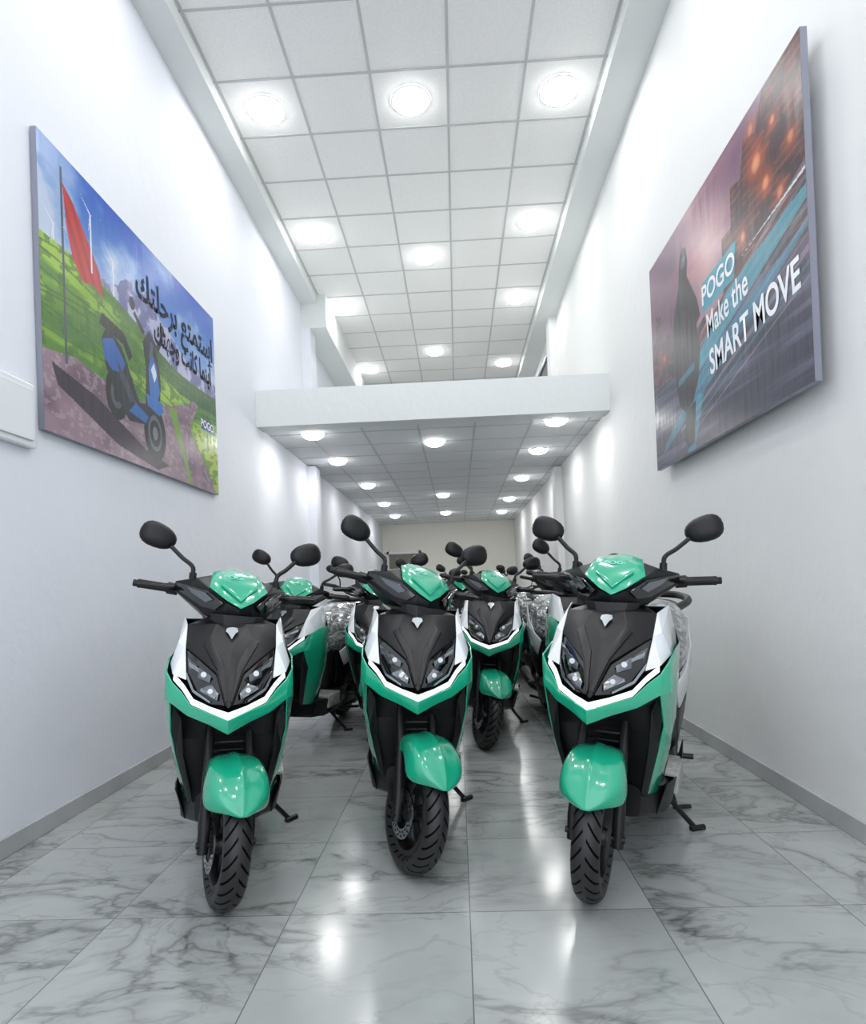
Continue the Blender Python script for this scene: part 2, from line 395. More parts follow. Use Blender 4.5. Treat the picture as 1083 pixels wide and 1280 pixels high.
f=[(0,1,5,4),(1,2,5),(2,6,5),(2,3,6),(4,5,8,7),(5,6,9,8),(7,8,11,10),(8,9,12,11),(10,11,14,13),(11,12,15,14)]
add('inner_shield',mirx((v,f)),'black',solid=.006,bevel=.003)
add('radiator_vents',merge(*[boxvf(-.06,.06,.165,.178,.43+.03*i,.442+.03*i) for i in range(4)]),'satin',bevel=.002)
add('shield_inner_trim',mirx(([(.19,.07,.69),(.165,.10,.64),(.155,.11,.50),(.125,.16,.33),(.14,.19,.30),(.185,.14,.50),(.200,.11,.62)],[(0,1,5,6),(1,2,5),(2,3,4,5)])),'black',solid=.006,bevel=.003)
v=[(0,.34,.985),(.10,.36,.98),(.185,.38,.98),(.222,.40,.845),(.215,.42,.72),(.21,.40,.56),(.19,.37,.40),(.17,.36,.30),(0,.46,.93),(.12,.45,.92),(.15,.46,.7),(0,.48,.7),(.14,.44,.45),(0,.45,.45),(.14,.42,.30),(0,.42,.30)]
f=[(0,1,9,8),(1,2,9),(2,3,9),(3,4,10,9),(8,9,10,11),(4,5,10),(5,12,10),(11,10,12,13),(5,6,12),(6,7,14,12),(13,12,14,15)]
add('rear_leg_shield',mirx((v,f)),'black',solid=.006,bevel=.004)
add('floorboard',loft([ring(y,zb,zt,w,16,.35) for y,zb,zt,w in ((.20,.22,.34,.12),(.34,.19,.33,.185),(.5,.18,.31,.20),(.72,.18,.31,.195),(.85,.19,.36,.16))]),'black')
add('floor_packaging',merge(boxvf(-.14,.205,.45,.70,.312,.328),boxvf(.203,.218,.47,.68,.24,.326)),'card',bevel=.002)
sk=[(.198,.30,.33),(.212,.45,.31),(.212,.70,.31),(.20,.86,.36),(.16,.30,.21),(.185,.45,.185),(.185,.72,.185),(.17,.9,.23)]
add('side_skirt',mirx((sk,[(0,1,5,4),(1,2,6,5),(2,3,7,6)])),'black',solid=.006,bevel=.003)
add('underseat_body',loft([ring(y,zb,zt,w,20,.6) for y,zb,zt,w in ((.66,.30,.66,.10),(.74,.30,.74,.145),(.95,.36,.77,.165),(1.2,.46,.81,.16),(1.42,.60,.86,.12),(1.6,.76,.89,.06),(1.66,.82,.88,.02))]),'black',sub=1)
add('seat',loft([ring(y,zb,zt,w,20,.7) for y,zb,zt,w in ((.66,.72,.79,.07),(.70,.72,.85,.115),(.85,.735,.88,.145),(1.02,.75,.90,.165),(1.12,.77,.96,.17),(1.3,.80,.98,.16),(1.5,.85,.97,.12),(1.56,.88,.95,.05))]),'satin',sub=1)
add('seat_plastic_wrap',loft([ring(y,zb,zt,w,20,.75) for y,zb,zt,w in ((.60,.66,.80,.08),(.66,.60,.88,.15),(.82,.57,.92,.20),(1.00,.59,.935,.215),(1.10,.65,.96,.205),(1.20,.72,.985,.18),(1.26,.80,.98,.15))]),'film',sub=1)
v=[(.178,.74,.62),(.205,.88,.67),(.205,1.12,.76),(.165,1.45,.875),(.085,1.62,.90),(.182,.84,.50),(.200,1.00,.56),(.200,1.22,.67),(.160,1.42,.80)]
add('rear_side_panel',mirx((v,[(0,1,6,5),(1,2,7,6),(2,3,8,7),(3,4,8)])),'white',solid=.010,bevel=.004)
v=[(.160,.72,.60),(.184,.80,.50),(.196,1.0,.54),(.192,1.24,.65),(.18,1.1,.44),(.175,.85,.34),(.155,.74,.34)]
add('rear_lower_panel',mirx((v,[(0,1,5,6),(1,2,4,5),(2,3,4)])),'satin',solid=.010,bevel=.004)
gr=curvept([(.13,1.22,.93),(.17,1.40,.965),(.11,1.58,.985),(0,1.62,.99),(-.11,1.58,.985),(-.17,1.40,.965),(-.13,1.22,.93)],4)
add('grab_rail',tube(gr,.02,8),'black')
add('tail_light',boxvf(-.07,.07,1.60,1.66,.79,.85),'red',bevel=.01)
add('rear_fender',loft([ring(y,zb,zt,w,12,.6) for y,zb,zt,w in ((1.25,.45,.5,.07),(1.45,.44,.50,.07),(1.6,.36,.42,.06),(1.72,.24,.28,.05))]),'black',sub=1)
P.append(('rear_tire',tire_mesh('rear_tire',R,.105,1.28,R,M['tire']),'body'))
add('rear_rim',wheel_hard(R,1.28,R),'wheelblack')
add('engine',merge(boxvf(.05,.135,.86,1.34,.16,.30),boxvf(-.10,.06,.80,1.05,.2,.38),lathe_x([(.04,.01),(.04,.11),(.13,.10),(.14,.01)],24,0,1.28,R,closed=False)),'dkmetal',bevel=.012)
add('muffler',merge(tube([(-.10,.9,.19),(-.12,1.05,.19),(-.14,1.15,.22),(-.15,1.5,.28),(-.15,1.54,.285)],[.016,.02,.05,.055,.03],14)),'black')
add('rear_shocks',merge(tube([(.12,1.3,.25),(.13,1.22,.60)],.022,10),tube([(-.12,1.3,.25),(-.13,1.22,.60)],.022,10)),'dkmetal')
cs=[]
for s in (-1,1):
    cs.append(tube([(s*.09,.86,.22),(s*.15,.92,.08),(s*.165,.96,.013),(s*.225,1.00,.013)],[.016,.015,.015,.014],8))
cs.append(tube([(-.14,.915,.09),(.14,.915,.09)],.010,8))
add('center_stand',merge(*cs),'black','cstand')
add('center_stand_folded',merge(tube([(-.13,.9,.14),(-.14,1.1,.12),(-.17,1.15,.12)],.012,8),tube([(.13,.9,.14),(.14,1.1,.12),(.2,1.15,.12)],.012,8)),'black','fstand')
add('side_stand',merge(tube([(.13,.66,.20),(.20,.70,.10),(.265,.73,.022)],[.013,.011,.011],8),tube([(.25,.71,.022),(.30,.75,.026)],.013,8)),'black','sstand')
add('passenger_pegs',merge(tube([(.17,.92,.27),(.24,.93,.27)],.013,8),tube([(-.17,.92,.27),(-.24,.93,.27)],.013,8)),'black')
def text_mesh(txt,size,m,name='text',bold=0,shear=0,extr=.0):
    c=bpy.data.curves.new(name,'FONT'); c.body=txt; c.size=size; c.align_x='CENTER'; c.align_y='CENTER'; c.offset=bold; c.shear=shear; c.extrude=extr
    o=bpy.data.objects.new(name,c); COL.objects.link(o)
    d=bpy.context.evaluated_depsgraph_get(); me=bpy.data.meshes.new_from_object(o.evaluated_get(d))
    bpy.data.objects.remove(o); me.materials.clear(); me.materials.append(m); me.name=name
    return me
lg=text_mesh('POGO',.036,M['logo'],'logo',.0008,0,.0015)
upv=Vector((0,.143,.078)).normalized(); nv=Vector((1,0,0)).cross(upv)
mt=Matrix(((1,upv.x,nv.x,0),(0,upv.y,nv.y,.335),(0,upv.z,nv.z,1.146),(0,0,0,1)))
lg.transform(mt); P.append(('logo',lg,'steer'))

AX0=Vector((0,.0,R)); AXD=Vector((0,.38,.925)).normalized()
def place(name,protos,x,y,yaw,lean=0,steer=0,z=.0,axis0=AX0,axisd=AXD,scale=1.0,stand='side'):
    e=bpy.data.objects.new(name,None); COL.objects.link(e); e.empty_display_size=.2
    e.matrix_world=Matrix.Translation((x,y,z))@Matrix.Rotation(-math.radians(yaw),4,'Z')@Matrix.Rotation(math.radians(lean),4,'Y')@Matrix.Scale(scale,4)
    st=bpy.data.objects.new('steering',None); COL.objects.link(st); st.parent=e; st.empty_display_size=.1
    st.matrix_local=Matrix.Translation(axis0)@Matrix.Rotation(math.radians(steer),4,axisd)@Matrix.Translation(-axis0)
    for n,me,g in protos:
        if g=='cstand' and stand=='side': continue
        if g=='fstand' and stand!='side': continue
        if g=='sstand' and stand=='center': continue
        o=bpy.data.objects.new(n,me); COL.objects.link(o); o.parent=st if g=='steer' else e
    return e
place('motor_scooter',P,-.85,2.12,-19,3.2,13)
place('motor_scooter',P,-.205,2.36,-5,3,25)
place('motor_scooter',P,.425,2.13,25,3,3,stand='both')
place('motor_scooter',P,-1.29,4.05,11,4,20)
place('motor_scooter',P,-.58,4.20,0,0,0,stand='center')
place('motor_scooter',P,.15,4.10,4,4,20)
place('motor_scooter',P,.82,4.08,-4,4,18)
place('motor_scooter',P,-.42,6.25,3,4,20)
place('motor_scooter',P,.27,6.3,-3,4,20)
place('motor_scooter',P,1.02,6.05,-12,4,14)
place('motor_scooter',P,-.05,8.3,3,4,16)

# ------------------------------------------------------------ MOTORCYCLE
Q=[]
def addq(name,vf,m,group='body',**k): Q.append((name,bake(name,vf,M[m],**k),group))
RR=.29
Q.append(('front_tire',tire_mesh('mc_front_tire',RR,.10,0,RR,M['tire']),'steer')); addq('front_rim',wheel_hard(RR,0,RR),'dkmetal','steer')
Q.append(('rear_tire',tire_mesh('mc_rear_tire',RR,.12,1.3,RR,M['tire']),'body')); addq('rear_rim',wheel_hard(RR,1.3,RR),'dkmetal')
addq('brake_disc',lathe_x([(-.07,.08),(-.07,.13),(-.066,.13),(-.066,.08)],36,0,0,RR),'chrome','steer')
addq('fork',merge(*[tube([(s*.10,-.02,RR-.02),(s*.10,.04,.5),(s*.10,.24,.98)],[.028,.024,.02],12) for s in (-1,1)],tube([(-.12,0,RR),(.12,0,RR)],.012,8)),'dkmetal','steer')
secs=[]
for ph in range(40,150,12):
    a=math.radians(ph); secs.append([(.07*t,-(.325-.03*t*t)*math.cos(a),RR+(.325-.03*t*t)*math.sin(a)) for t in np.linspace(-1,1,7)])
V=[p for s in secs for p in s];F=[]
for i in range(len(secs)-1):
    for k in range(6): F.append((i*7+k,i*7+k+1,(i+1)*7+k+1,(i+1)*7+k))
addq('front_fender',(V,F),'black','steer',solid=.005)
hl=[]
for yy,rr in ((.06,.02),(.05,.06),(.06,.085),(.09,.092),(.16,.08),(.2,.04)):
    hl.append([(rr*math.cos(a),yy,.90+rr*math.sin(a)) for a in np.linspace(0,2*math.pi,20,endpoint=False)])
addq('headlight',loft(hl[1:]),'black','steer'); addq('headlight_glass',loft([[(x,y-.004,z) for x,y,z in hl[0]],[(x*.95,y-.006,.9+(z-.9)*.95) for x,y,z in hl[1]],[(x*.9,y,.9+(z-.9)*.9) for x,y,z in hl[2]]]),'chrome','steer')
addq('handlebar',tube(curvept([(-.38,.36,1.08),(-.25,.30,1.08),(-.1,.25,1.02),(.1,.25,1.02),(.25,.30,1.08),(.38,.36,1.08)],4),.013,10),'black','steer')
addq('grips',merge(*[tube([(s*.27,.31,1.08),(s*.39,.365,1.08)],.019,10) for s in (-1,1)]),'rubber','steer')
mm=[]
for s in (-1,1):
    mm.append(tube(curvept([(s*.22,.3,1.08),(s*.24,.3,1.16),(s*.30,.31,1.22)],4),.007,8))
    mm.append(loft([[(s*.33+.065*k*math.cos(a),.31+d,1.25+.045*k*math.sin(a)) for a in np.linspace(0,2*math.pi,16,endpoint=False)] for d,k in ((-.02,.5),(-.01,.9),(.005,1),(.012,.95))]))
addq('mirrors',merge(*mm),'black','steer')
addq('fuel_tank',loft([ring(y,zb,zt,w,18,.75) for y,zb,zt,w in ((.30,.78,.86,.06),(.36,.76,.93,.13),(.5,.74,.97,.155),(.65,.74,.93,.13),(.78,.74,.85,.08))]),'gloss',sub=1)
addq('seat',loft([ring(y,zb,zt,w,16,.7) for y,zb,zt,w in ((.72,.74,.82,.09),(.85,.74,.83,.13),(1.1,.77,.86,.13),(1.35,.82,.90,.10),(1.45,.85,.89,.05))]),'satin',sub=1)
addq('tail',loft([ring(y,zb,zt,w,16,.7) for y,zb,zt,w in ((.8,.62,.74,.10),(1.1,.68,.78,.11),(1.4,.78,.86,.08),(1.55,.82,.88,.03))]),'black',sub=1)
addq('engine',merge(boxvf(-.13,.13,.42,.80,.25,.48),boxvf(-.08,.08,.40,.60,.46,.72),*[boxvf(-.10,.10,.38,.62,.50+.04*i,.515+.04*i) for i in range(5)]),'dkmetal',bevel=.01)
addq('frame',merge(tube([(0,.28,.92),(0,.36,.6),(0,.42,.28),(0,.8,.24),(0,.82,.7)],.022,8),tube([(0,.28,.86),(0,.8,.74),(0,1.3,.76)],.02,8),tube([(.1,.78,.34),(.1,1.3,RR)],.02,8),tube([(-.1,.78,.34),(-.1,1.3,RR)],.02,8)),'black')
addq('exhaust',tube(curvept([(-.08,.40,.55),(-.12,.32,.42),(-.14,.45,.24),(-.15,.9,.24),(-.17,1.2,.33),(-.17,1.5,.40)],4),[.018]*12+[.03,.04,.045,.045,.045,.045,.045,.045,.03],10),'chrome')
addq('side_stand',tube([(.12,.72,.26),(.22,.76,.05),(.27,.77,.03)],.011,8),'black','sstand')
mca=Vector((0,0,RR)); mcd=Vector((0,.42,.9)).normalized()
for x,y,yw in ((-1.15,6.1,4),(.75,8.3,4),(-.95,8.3,0),(1.3,8.4,-4),(-.6,10.2,3),(.3,10.3,-3),(-1.3,10.4,2),(.95,10.5,0)):
    place('motorcycle',Q,x,y,yw,6,12,axis0=mca,axisd=mcd)

# ------------------------------------------------------------ ROOM
XL,XR=-1.97,1.58; Y0,Y1=-1.6,16.5; ZC=5.07; YM=6.15; ZM0,ZM1=2.76,3.13
box('floor',XL-.2,XR+.2,Y0,Y1+.2,-.1,0,M['floor'])
box('wall_left',XL-.2,XL,Y0,Y1,0,ZC+.2,M['wall_l'])
box('wall_right',XR,XR+.2,Y0,Y1,0,ZC+.2,M['wall'])
box('wall_back',XL-.2,XR+.2,Y1,Y1+.2,0,ZC+.2,M['back'])
cx0,cx1=-1.73,1.28
def tiled(name,z,x0,x1,y0,y1,xl,ys,mt,mg,w=.010):
    o=mesh_obj(name,*boxvf(x0,x1,y0,y1,z,z+.12),mt)
    g=[]
    for x in xl: g.append(boxvf(x-w,x+w,y0,y1,z-.004,z+.001))
    for y in ys: g.append(boxvf(x0,x1,y-w,y+w,z-.0045,z+.001))
    v,f=merge(*g); mesh_obj(name+'_grid',v,f,mg,parent=o)
    return o
rows=[4.7+.6*k for k in range(-10,20) if Y0<4.7+.6*k<Y1]
tiled('ceiling',ZC,XL,XR,Y0,Y1,[cx0+.602*i for i in range(6)],rows,M['tile'],M['grid'])
box('trim_1',XL,cx0-.02,Y0,8.2,ZC-.12,ZC,M['beam'])
box('trim_2',cx1+.02,XR,Y0,Y1,ZC-.12,ZC,M['beam'])
box('trim_3',XL,cx0+.1,8.2,Y1,ZC-.45,ZC,M['beam'])
box('trim_4',XL,XL+.12,8.2,8.5,0,ZM0,M['wall_l']); box('trim_5',XL,XL+.12,8.2,8.5,ZM1,ZC-.45,M['wall_l'])
box('trim_6',XR-.10,XR,9.0,9.3,0,ZM0,M['wall']); box('trim_7',XR-.10,XR,9.0,9.3,ZM1,ZC-.12,M['wall'])
o=box('mezzanine_floor',XL,XR,YM,Y1,ZM0+.06,ZM1,M['beam'])
box('mezzanine_beam',XL,XR,YM,YM+.22,ZM0,ZM0+.0599,M['beam'],parent=o)
tiled('ceiling_mezzanine',ZM0+.02,XL,XR,YM+.22,Y1,[-1.55+.6*i for i in range(6)],[6.6+.6*k for k in range(17)],M['tile2'],M['grid'])
box('baseboard_left',XL,XL+.018,Y0,8.2,0,.085,M['base'],bevel=.004); box('baseboard_right',XR-.018,XR,Y0,9.0,0,.085,M['base'],bevel=.004)
wv=mesh_obj('window_1',*merge(boxvf(XR-.03,XR,9.6,11.6,3.5,4.6)),M['gloss'])
mesh_obj('window_frame',*merge(boxvf(XR-.05,XR-.01,9.55,9.62,3.45,4.65),boxvf(XR-.05,XR-.01,11.58,11.65,3.45,4.65),boxvf(XR-.05,XR-.01,9.55,11.65,4.6,4.66),boxvf(XR-.05,XR-.01,9.55,11.65,3.44,3.5),boxvf(XR-.05,XR-.01,10.57,10.62,3.45,4.65)),M['frame'],parent=wv)
d=mesh_obj('door_1',*merge(boxvf(-1.8,-1.0,Y1-.05,Y1,0,1.98)),M['door'])
mesh_obj('door_frame',*merge(boxvf(-1.86,-1.8,Y1-.07,Y1,0,2.05),boxvf(-1.0,-.94,Y1-.07,Y1,0,2.05),boxvf(-1.86,-.94,Y1-.07,Y1,1.98,2.05)),M['white'],parent=d)
mesh_obj('door_handle',*tube([(-1.08,Y1-.05,1.0),(-1.08,Y1-.1,1.0),(-1.2,Y1-.1,1.0)],.012),M['silver'],parent=d)
eb=bpy.data.objects.new('electrical_box',None); COL.objects.link(eb)
box('casing',XL,XL+.035,2.1,2.80,1.79,2.09,M['white'],parent=eb,bevel=.008)
box('cover',XL+.035,XL+.045,2.13,2.77,1.82,2.06,M['white'],parent=eb,bevel=.004)

def lamp(x,y,z,r,power):
    v,f=[],[]
    n=32;prof=[(r+.016,0),(r+.018,-.006),(r+.002,-.010),(r,0)]
    for i in range(n):
        a=2*math.pi*i/n
        for rr,zz in prof: v.append((rr*math.cos(a),rr*math.sin(a),zz))
    for i in range(n):
        j=(i+1)%n
        for k in range(3): f.append((i*4+k,j*4+k,j*4+k+1,i*4+k+1))
    o=mesh_obj('ceiling_downlight',v,f,M['lampring'],smooth=True); o.location=(x,y,z-.0046)
    dv=[];df=[];m=5
    for j in range(m):
        t=j/(m-1)*math.pi/2*.94; rr=r*math.cos(t); zz=-.004-.055*math.sin(t)
        for i in range(n): dv.append((rr*math.cos(2*math.pi*i/n),rr*math.sin(2*math.pi*i/n),zz))
    for j in range(m-1):
        for i in range(n): df.append((j*n+i,(j+1)*n+i,(j+1)*n+(i+1)%n,j*n+(i+1)%n))
    df.append(tuple((m-1)*n+i for i in range(n)))
    mesh_obj('diffuser',dv,df,M['glow'],parent=o,smooth=True)
    l=bpy.data.lights.new('downlight','AREA'); l.shape='DISK'; l.size=2*r; l.energy=power; l.color=(1,.99,.97)
    lo=bpy.data.objects.new('lamp',l); COL.objects.link(lo); lo.parent=o; lo.location=(0,0,-.065)
for x,y in [(-1.43,5.0),(-.23,5.0),(.98,5.0),(-1.43,6.8),(.98,6.8),(-.23,7.4),(-1.43,8.6),(.98,8.6),(-.23,10.4),(-1.43,11.1),(.98,11.1),(-.23,13.4),
            (-1.43,3.2),(.98,3.2),(-.23,2.6),(-1.43,1.4),(.98,1.4),(-.23,.2),(-1.43,-.6),(.98,-.6)]:
    lamp(x,y,ZC,.145,4.5 if y<5.5 else 2.2)
for x,y in [(-1.5,6.6),(1.1,6.5),(-.2,7.2),(-1.5,8.0),(1.1,7.9),(-1.4,10.0),(1.1,9.9),(-.2,11.4),(-1.4,12.3),(1.1,12.3),(-.2,14.2),(-1.4,14.4),(1.1,14.4)]:
    lamp(x,y,ZM0+.02,.115,4)

# ------------------------------------------------------------ POSTERS
def vnoise(U,Vv,sx,sy,seed=0,octv=4):
    out=np.zeros_like(U); amp=1;tot=0; r=np.random.RandomState(seed)
    for o in range(octv):
        g=r.rand(int(sy*2**o)+3,int(sx*2**o)+3)
        x=np.clip(U,0,1)*sx*2**o; y=np.clip(Vv,0,1)*sy*2**o
        xi=x.astype(int); yi=y.astype(int); fx=x-xi; fy=y-yi; fx=fx*fx*(3-2*fx); fy=fy*fy*(3-2*fy)
        out+=amp*((g[yi,xi]*(1-fx)+g[yi,xi+1]*fx)*(1-fy)+(g[yi+1,xi]*(1-fx)+g[yi+1,xi+1]*fx)*fy); tot+=amp; amp*=.5
    return out/tot
def inpoly(U,Vv,pts):
    m=np.zeros(U.shape,bool); n=len(pts)
    for i in range(n):
        x0,y0=pts[i];x1,y1=pts[(i+1)%n]
        if y0==y1: continue
        c=((y0>Vv)!=(y1>Vv))&(U<(x1-x0)*(Vv-y0)/(y1-y0)+x0); m^=c
    return m
NX,NY=480,330
UU,VV=np.meshgrid(np.linspace(0,1,NX),np.linspace(0,1,NY))
def setc(img,m,c,a=1.0):
    a=np.where(m,a,0)[...,None] if not isinstance(a,np.ndarray) else (a*m)[...,None]
    img[:]=img*(1-a)+np.array(c,float)*a
def left_paint():
    U,V=UU,VV; asp=1.48
    img=np.zeros((NY,NX,3)); t=np.clip((V-.5)/.5,0,1)[...,None]
    img[:]=np.array((150,190,232))*(1-t)+np.array((18,88,200))*t
    cl=vnoise(U,V,5,5,1,5); cl=np.clip((cl-.52)*5,0,1)*np.clip(1.2-2.4*np.abs(V-.72),0,1)
    setc(img,V>.5,(232,238,250),cl*.8)
    rd=.58+.26*vnoise(U,V*0,7,1,7,5)*np.exp(-((U-.42)/.28)**2)+.05*vnoise(U,V*0,12,1,9,4)
    setc(img,V<rd,(128,130,182)); n=vnoise(U,V,26,14,12,4); setc(img,(V<rd)&(n>.5),(200,204,232),.8); setc(img,(V<rd)&(n<.42),(92,96,150),.7)
    hz=.66-.14*U+.03*np.sin(U*7)
    setc(img,V<hz,(84,140,34)); n=vnoise(U,V,8,24,3,6)
    setc(img,V<hz,(165,205,56),np.clip((n-.42)*4,0,1))
    setc(img,(V<hz)&(V>hz-.10)&(U>.5),(52,92,54),.75)
    for k in range(7):
        y=hz-.03-.045*k+.02*np.sin(U*9+k*1.7); setc(img,(np.abs(V-y)<.004)&(V>.28),(48,84,28),.55)
    n5=vnoise(U,V,40,40,91,2); setc(img,(V<hz)&(n5>.62),(50,90,26),.5)
    n6=vnoise(U,V,5,5,44,3); setc(img,V<hz,(60,110,30),np.clip((n6-.5)*3,0,.6))
    road=inpoly(U,V,[(0,0),(0,.27),(.12,.30),(.35,.26),(.5,.30),(.62,.34),(.74,.40),(.80,.44),(.83,.43),(.80,.36),(.76,.30),(.80,.22),(.90,.12),(.98,0)])
    n=vnoise(U,V,8,10,21,6)
    setc(img,road,(160,132,146)); setc(img,road,(104,80,100),np.clip((n-.42)*2.5,0,.8)); setc(img,road&(vnoise(U,V,60,60,6,2)>.64),(205,188,190),.4)
    setc(img,inpoly(U,V,[(.60,.33),(.66,.20),(.70,.12),(.74,0),(.77,0),(.72,.14),(.69,.22),(.66,.34)]),(120,170,50),.9)
    gp=inpoly(U,V,[(.98,0),(.90,.12),(.80,.24),(.82,.32),(1,.30),(1,0)])
    setc(img,gp,(104,150,24)); n2=vnoise(U,V,30,50,5,3); setc(img,gp&(n2>.5),(200,215,60),.8)
    setc(img,inpoly(U,V,[(.03,.24),(.20,.20),(.45,.08),(.60,.05),(.52,.01),(.30,.05),(.05,.17)]),(34,22,42),.85)
    setc(img,(np.abs(U-.085)<.004)&(V>.26)&(V<.95),(70,80,95))
    fl=inpoly(U,V,[(.088,.90),(.13,.86),(.18,.78),(.235,.69),(.25,.60),(.21,.62),(.16,.60),(.12,.66),(.10,.76)])
    setc(img,fl,(205,44,44)); setc(img,fl&(np.sin(U*160+V*60)>.2),(160,24,32),.6)
    for cx,cy in ((.20,.88),(.30,.78),(.05,.72)):
        setc(img,(np.abs(U-cx)<.003)&(V<cy)&(V>hz),(235,240,248))
        for an in (20,140,260):
            dx,dy=math.cos(math.radians(an))*.06,math.sin(math.radians(an))*.08
            setc(img,inpoly(U,V,[(cx-.002,cy),(cx+dx,cy+dy),(cx+.003,cy+.003)]),(240,244,250))
    def circ(cx,cy,r,c,r0=0):
        d=np.sqrt(((U-cx)*asp*1.25)**2+(V-cy)**2); setc(img,(d<r)&(d>=r0),c)
    pts=lambda p,c,a=1.0: setc(img,inpoly(U,V,p),c,a)
    circ(.51,.17,.125,(14,16,22)); circ(.51,.17,.080,(96,104,118)); circ(.51,.17,.06,(20,22,30)); circ(.51,.17,.03,(120,126,136))
    circ(.30,.25,.10,(14,16,22)); circ(.30,.25,.055,(80,86,96)); circ(.30,.25,.03,(24,26,32))
    pts([(.25,.34),(.235,.44),(.26,.50),(.33,.46),(.375,.37),(.42,.27),(.455,.28),(.465,.44),(.45,.55),(.485,.60),(.535,.55),(.555,.42),(.545,.30),(.50,.27),(.46,.19),(.36,.17),(.30,.24)],(24,27,40))
    pts([(.245,.37),(.238,.44),(.29,.47),(.35,.40),(.33,.35),(.28,.34)],(30,96,180)); pts([(.48,.44),(.50,.54),(.53,.48),(.548,.37),(.52,.29),(.485,.32)],(36,112,195))
    pts([(.36,.21),(.455,.195),(.47,.23),(.40,.26)],(36,104,180)); pts([(.225,.49),(.34,.475),(.37,.42),(.39,.45),(.345,.525),(.24,.54)],(14,14,20))
    pts([(.46,.33),(.555,.33),(.57,.29),(.54,.26),(.47,.28)],(38,116,196))
    pts([(.45,.58),(.40,.64),(.41,.655),(.465,.60)],(15,15,20)); pts([(.53,.57),(.565,.64),(.58,.63),(.545,.55)],(15,15,20)); circ(.395,.68,.028,(15,15,20)); circ(.575,.67,.028,(15,15,20))
    pts([(.495,.45),(.515,.49),(.53,.44),(.515,.40)],(225,238,250)); pts([(.455,.56),(.49,.62),(.535,.58),(.52,.54)],(40,44,60))
    pts([(.30,.40),(.36,.33),(.40,.26),(.37,.25),(.32,.33)],(60,66,84)); pts([(.485,.50),(.50,.58),(.515,.57),(.505,.50)],(90,96,110))
    pts([(.855,.325),(.965,.325),(.965,.385),(.855,.385)],(24,80,140))
    return img
def right_paint():
    U,V=UU,VV
    img=np.zeros((NY,NX,3)); t=V[...,None]
    img[:]=np.array((76,62,82))*(1-t)+np.array((128,88,118))*t
    n=vnoise(U,V,4,4,31,5)
    setc(img,V>.4,(226,140,142),np.clip((n-.35)*2,0,1)*np.clip(1.1-1.6*np.abs(U-.35),0,1)*.9)
    setc(img,V>.4,(240,196,194),np.exp(-((U-.52)/.13)**2-((V-.66)/.22)**2)*.8)  # pale pink glow: a reflection on the poster, painted into the print
    bl=inpoly(U,V,[(.60,.45),(.60,.70),(.66,.70),(.66,.84),(.72,.82),(.74,.93),(.80,.9),(.84,1),(1,1),(1,.42)])
    setc(img,bl,(66,34,42)); n3=vnoise(U,V,24,30,8,3); setc(img,bl&(n3>.52),(112,54,52),.6); setc(img,bl&(np.sin(V*220)>.7)&(n3>.45),(190,110,80),.4)
    bl=inpoly(U,V,[(0,.30),(0,.62),(.04,.62),(.05,.74),(.10,.72),(.11,.58),(.18,.60),(.20,.48),(.45,.44),(.6,.5),(.63,.35)]); setc(img,bl,(70,38,54),.85); setc(img,bl&(n3>.56),(150,84,80),.6)
    for cx,cy,r,a in ((.80,.80,.03,1),(.84,.70,.022,1),(.90,.62,.018,.8),(.72,.62,.016,.8),(.95,.74,.018,.7),(.78,.93,.018,.7),(.12,.5,.013,.8),(.58,.6,.013,.8),(.88,.86,.014,.8)):
        d=np.sqrt(((U-cx)*1.37)**2+(V-cy)**2); setc(img,d<r*3.5,(240,104,50),np.clip(1-d/(r*3.5),0,1)**1.3*a)
        setc(img,d<r,(255,196,140),.7*a*np.clip(1.4-d/r,0,1))
    rd=V<.40-.05*U; setc(img,rd,(58,58,78)); n=vnoise(U,V,3,40,17,4); setc(img,rd,(112,110,136),np.clip((n-.45)*3,0,.8))
    for k in range(9):
        y0=.30+.32*(k/8); y1=-.05+.28*(k/8); yy=y1+(y0-y1)*U; wdt=.003+.008*U*((k*37)%3)/2
        setc(img,(np.abs(V-yy)<wdt)&(U>.25),(80,170,195) if k%2 else (190,205,225),.4)
    for p,c,a in (([(1,.52),(1,.56),(.62,.50),(.30,.30),(.25,.24)],(64,180,205),.75),([(1,.44),(1,.46),(.5,.34),(.1,.10),(.08,.06)],(54,160,195),.6),([(1,.60),(1,.61),(.7,.56)],(240,250,255),.9),
                  ([(.3,.0),(.36,0),(.44,.2),(.40,.22)],(64,180,205),.6)):
        setc(img,inpoly(U,V,p),c,a)
    pts=lambda p,c,a=1.0: setc(img,inpoly(U,V,p),c,a)
    pts([(.25,.22),(.22,.36),(.20,.48),(.22,.60),(.25,.68),(.28,.74),(.285,.80),(.30,.86),(.325,.88),(.35,.86),(.36,.80),(.35,.74),(.38,.68),(.42,.60),(.44,.52),(.41,.50),(.43,.40),(.41,.28),(.36,.20),(.30,.18)],(28,20,32),.96)
    pts([(.22,.36),(.15,.42),(.16,.45),(.22,.44)],(26,20,32),.9); pts([(.42,.44),(.48,.47),(.47,.50),(.42,.48)],(26,20,32),.9)
    pts([(.30,.18),(.28,.06),(.31,.02),(.36,.03),(.38,.20)],(20,20,30),.95); pts([(.24,.31),(.38,.33),(.38,.36),(.25,.34)],(60,160,190),.7); pts([(.28,.46),(.30,.62),(.33,.60),(.31,.46)],(80,54,70),.7)
    pts([(.30,.80),(.335,.79),(.345,.83),(.31,.84)],(110,110,140),.8)
    pts([(.455,.51),(.665,.52),(.68,.64),(.465,.63)],(56,170,195),.95)
    n=vnoise(U,V,2,40,77,3); img+=(n[...,None]-.5)*16
    return img
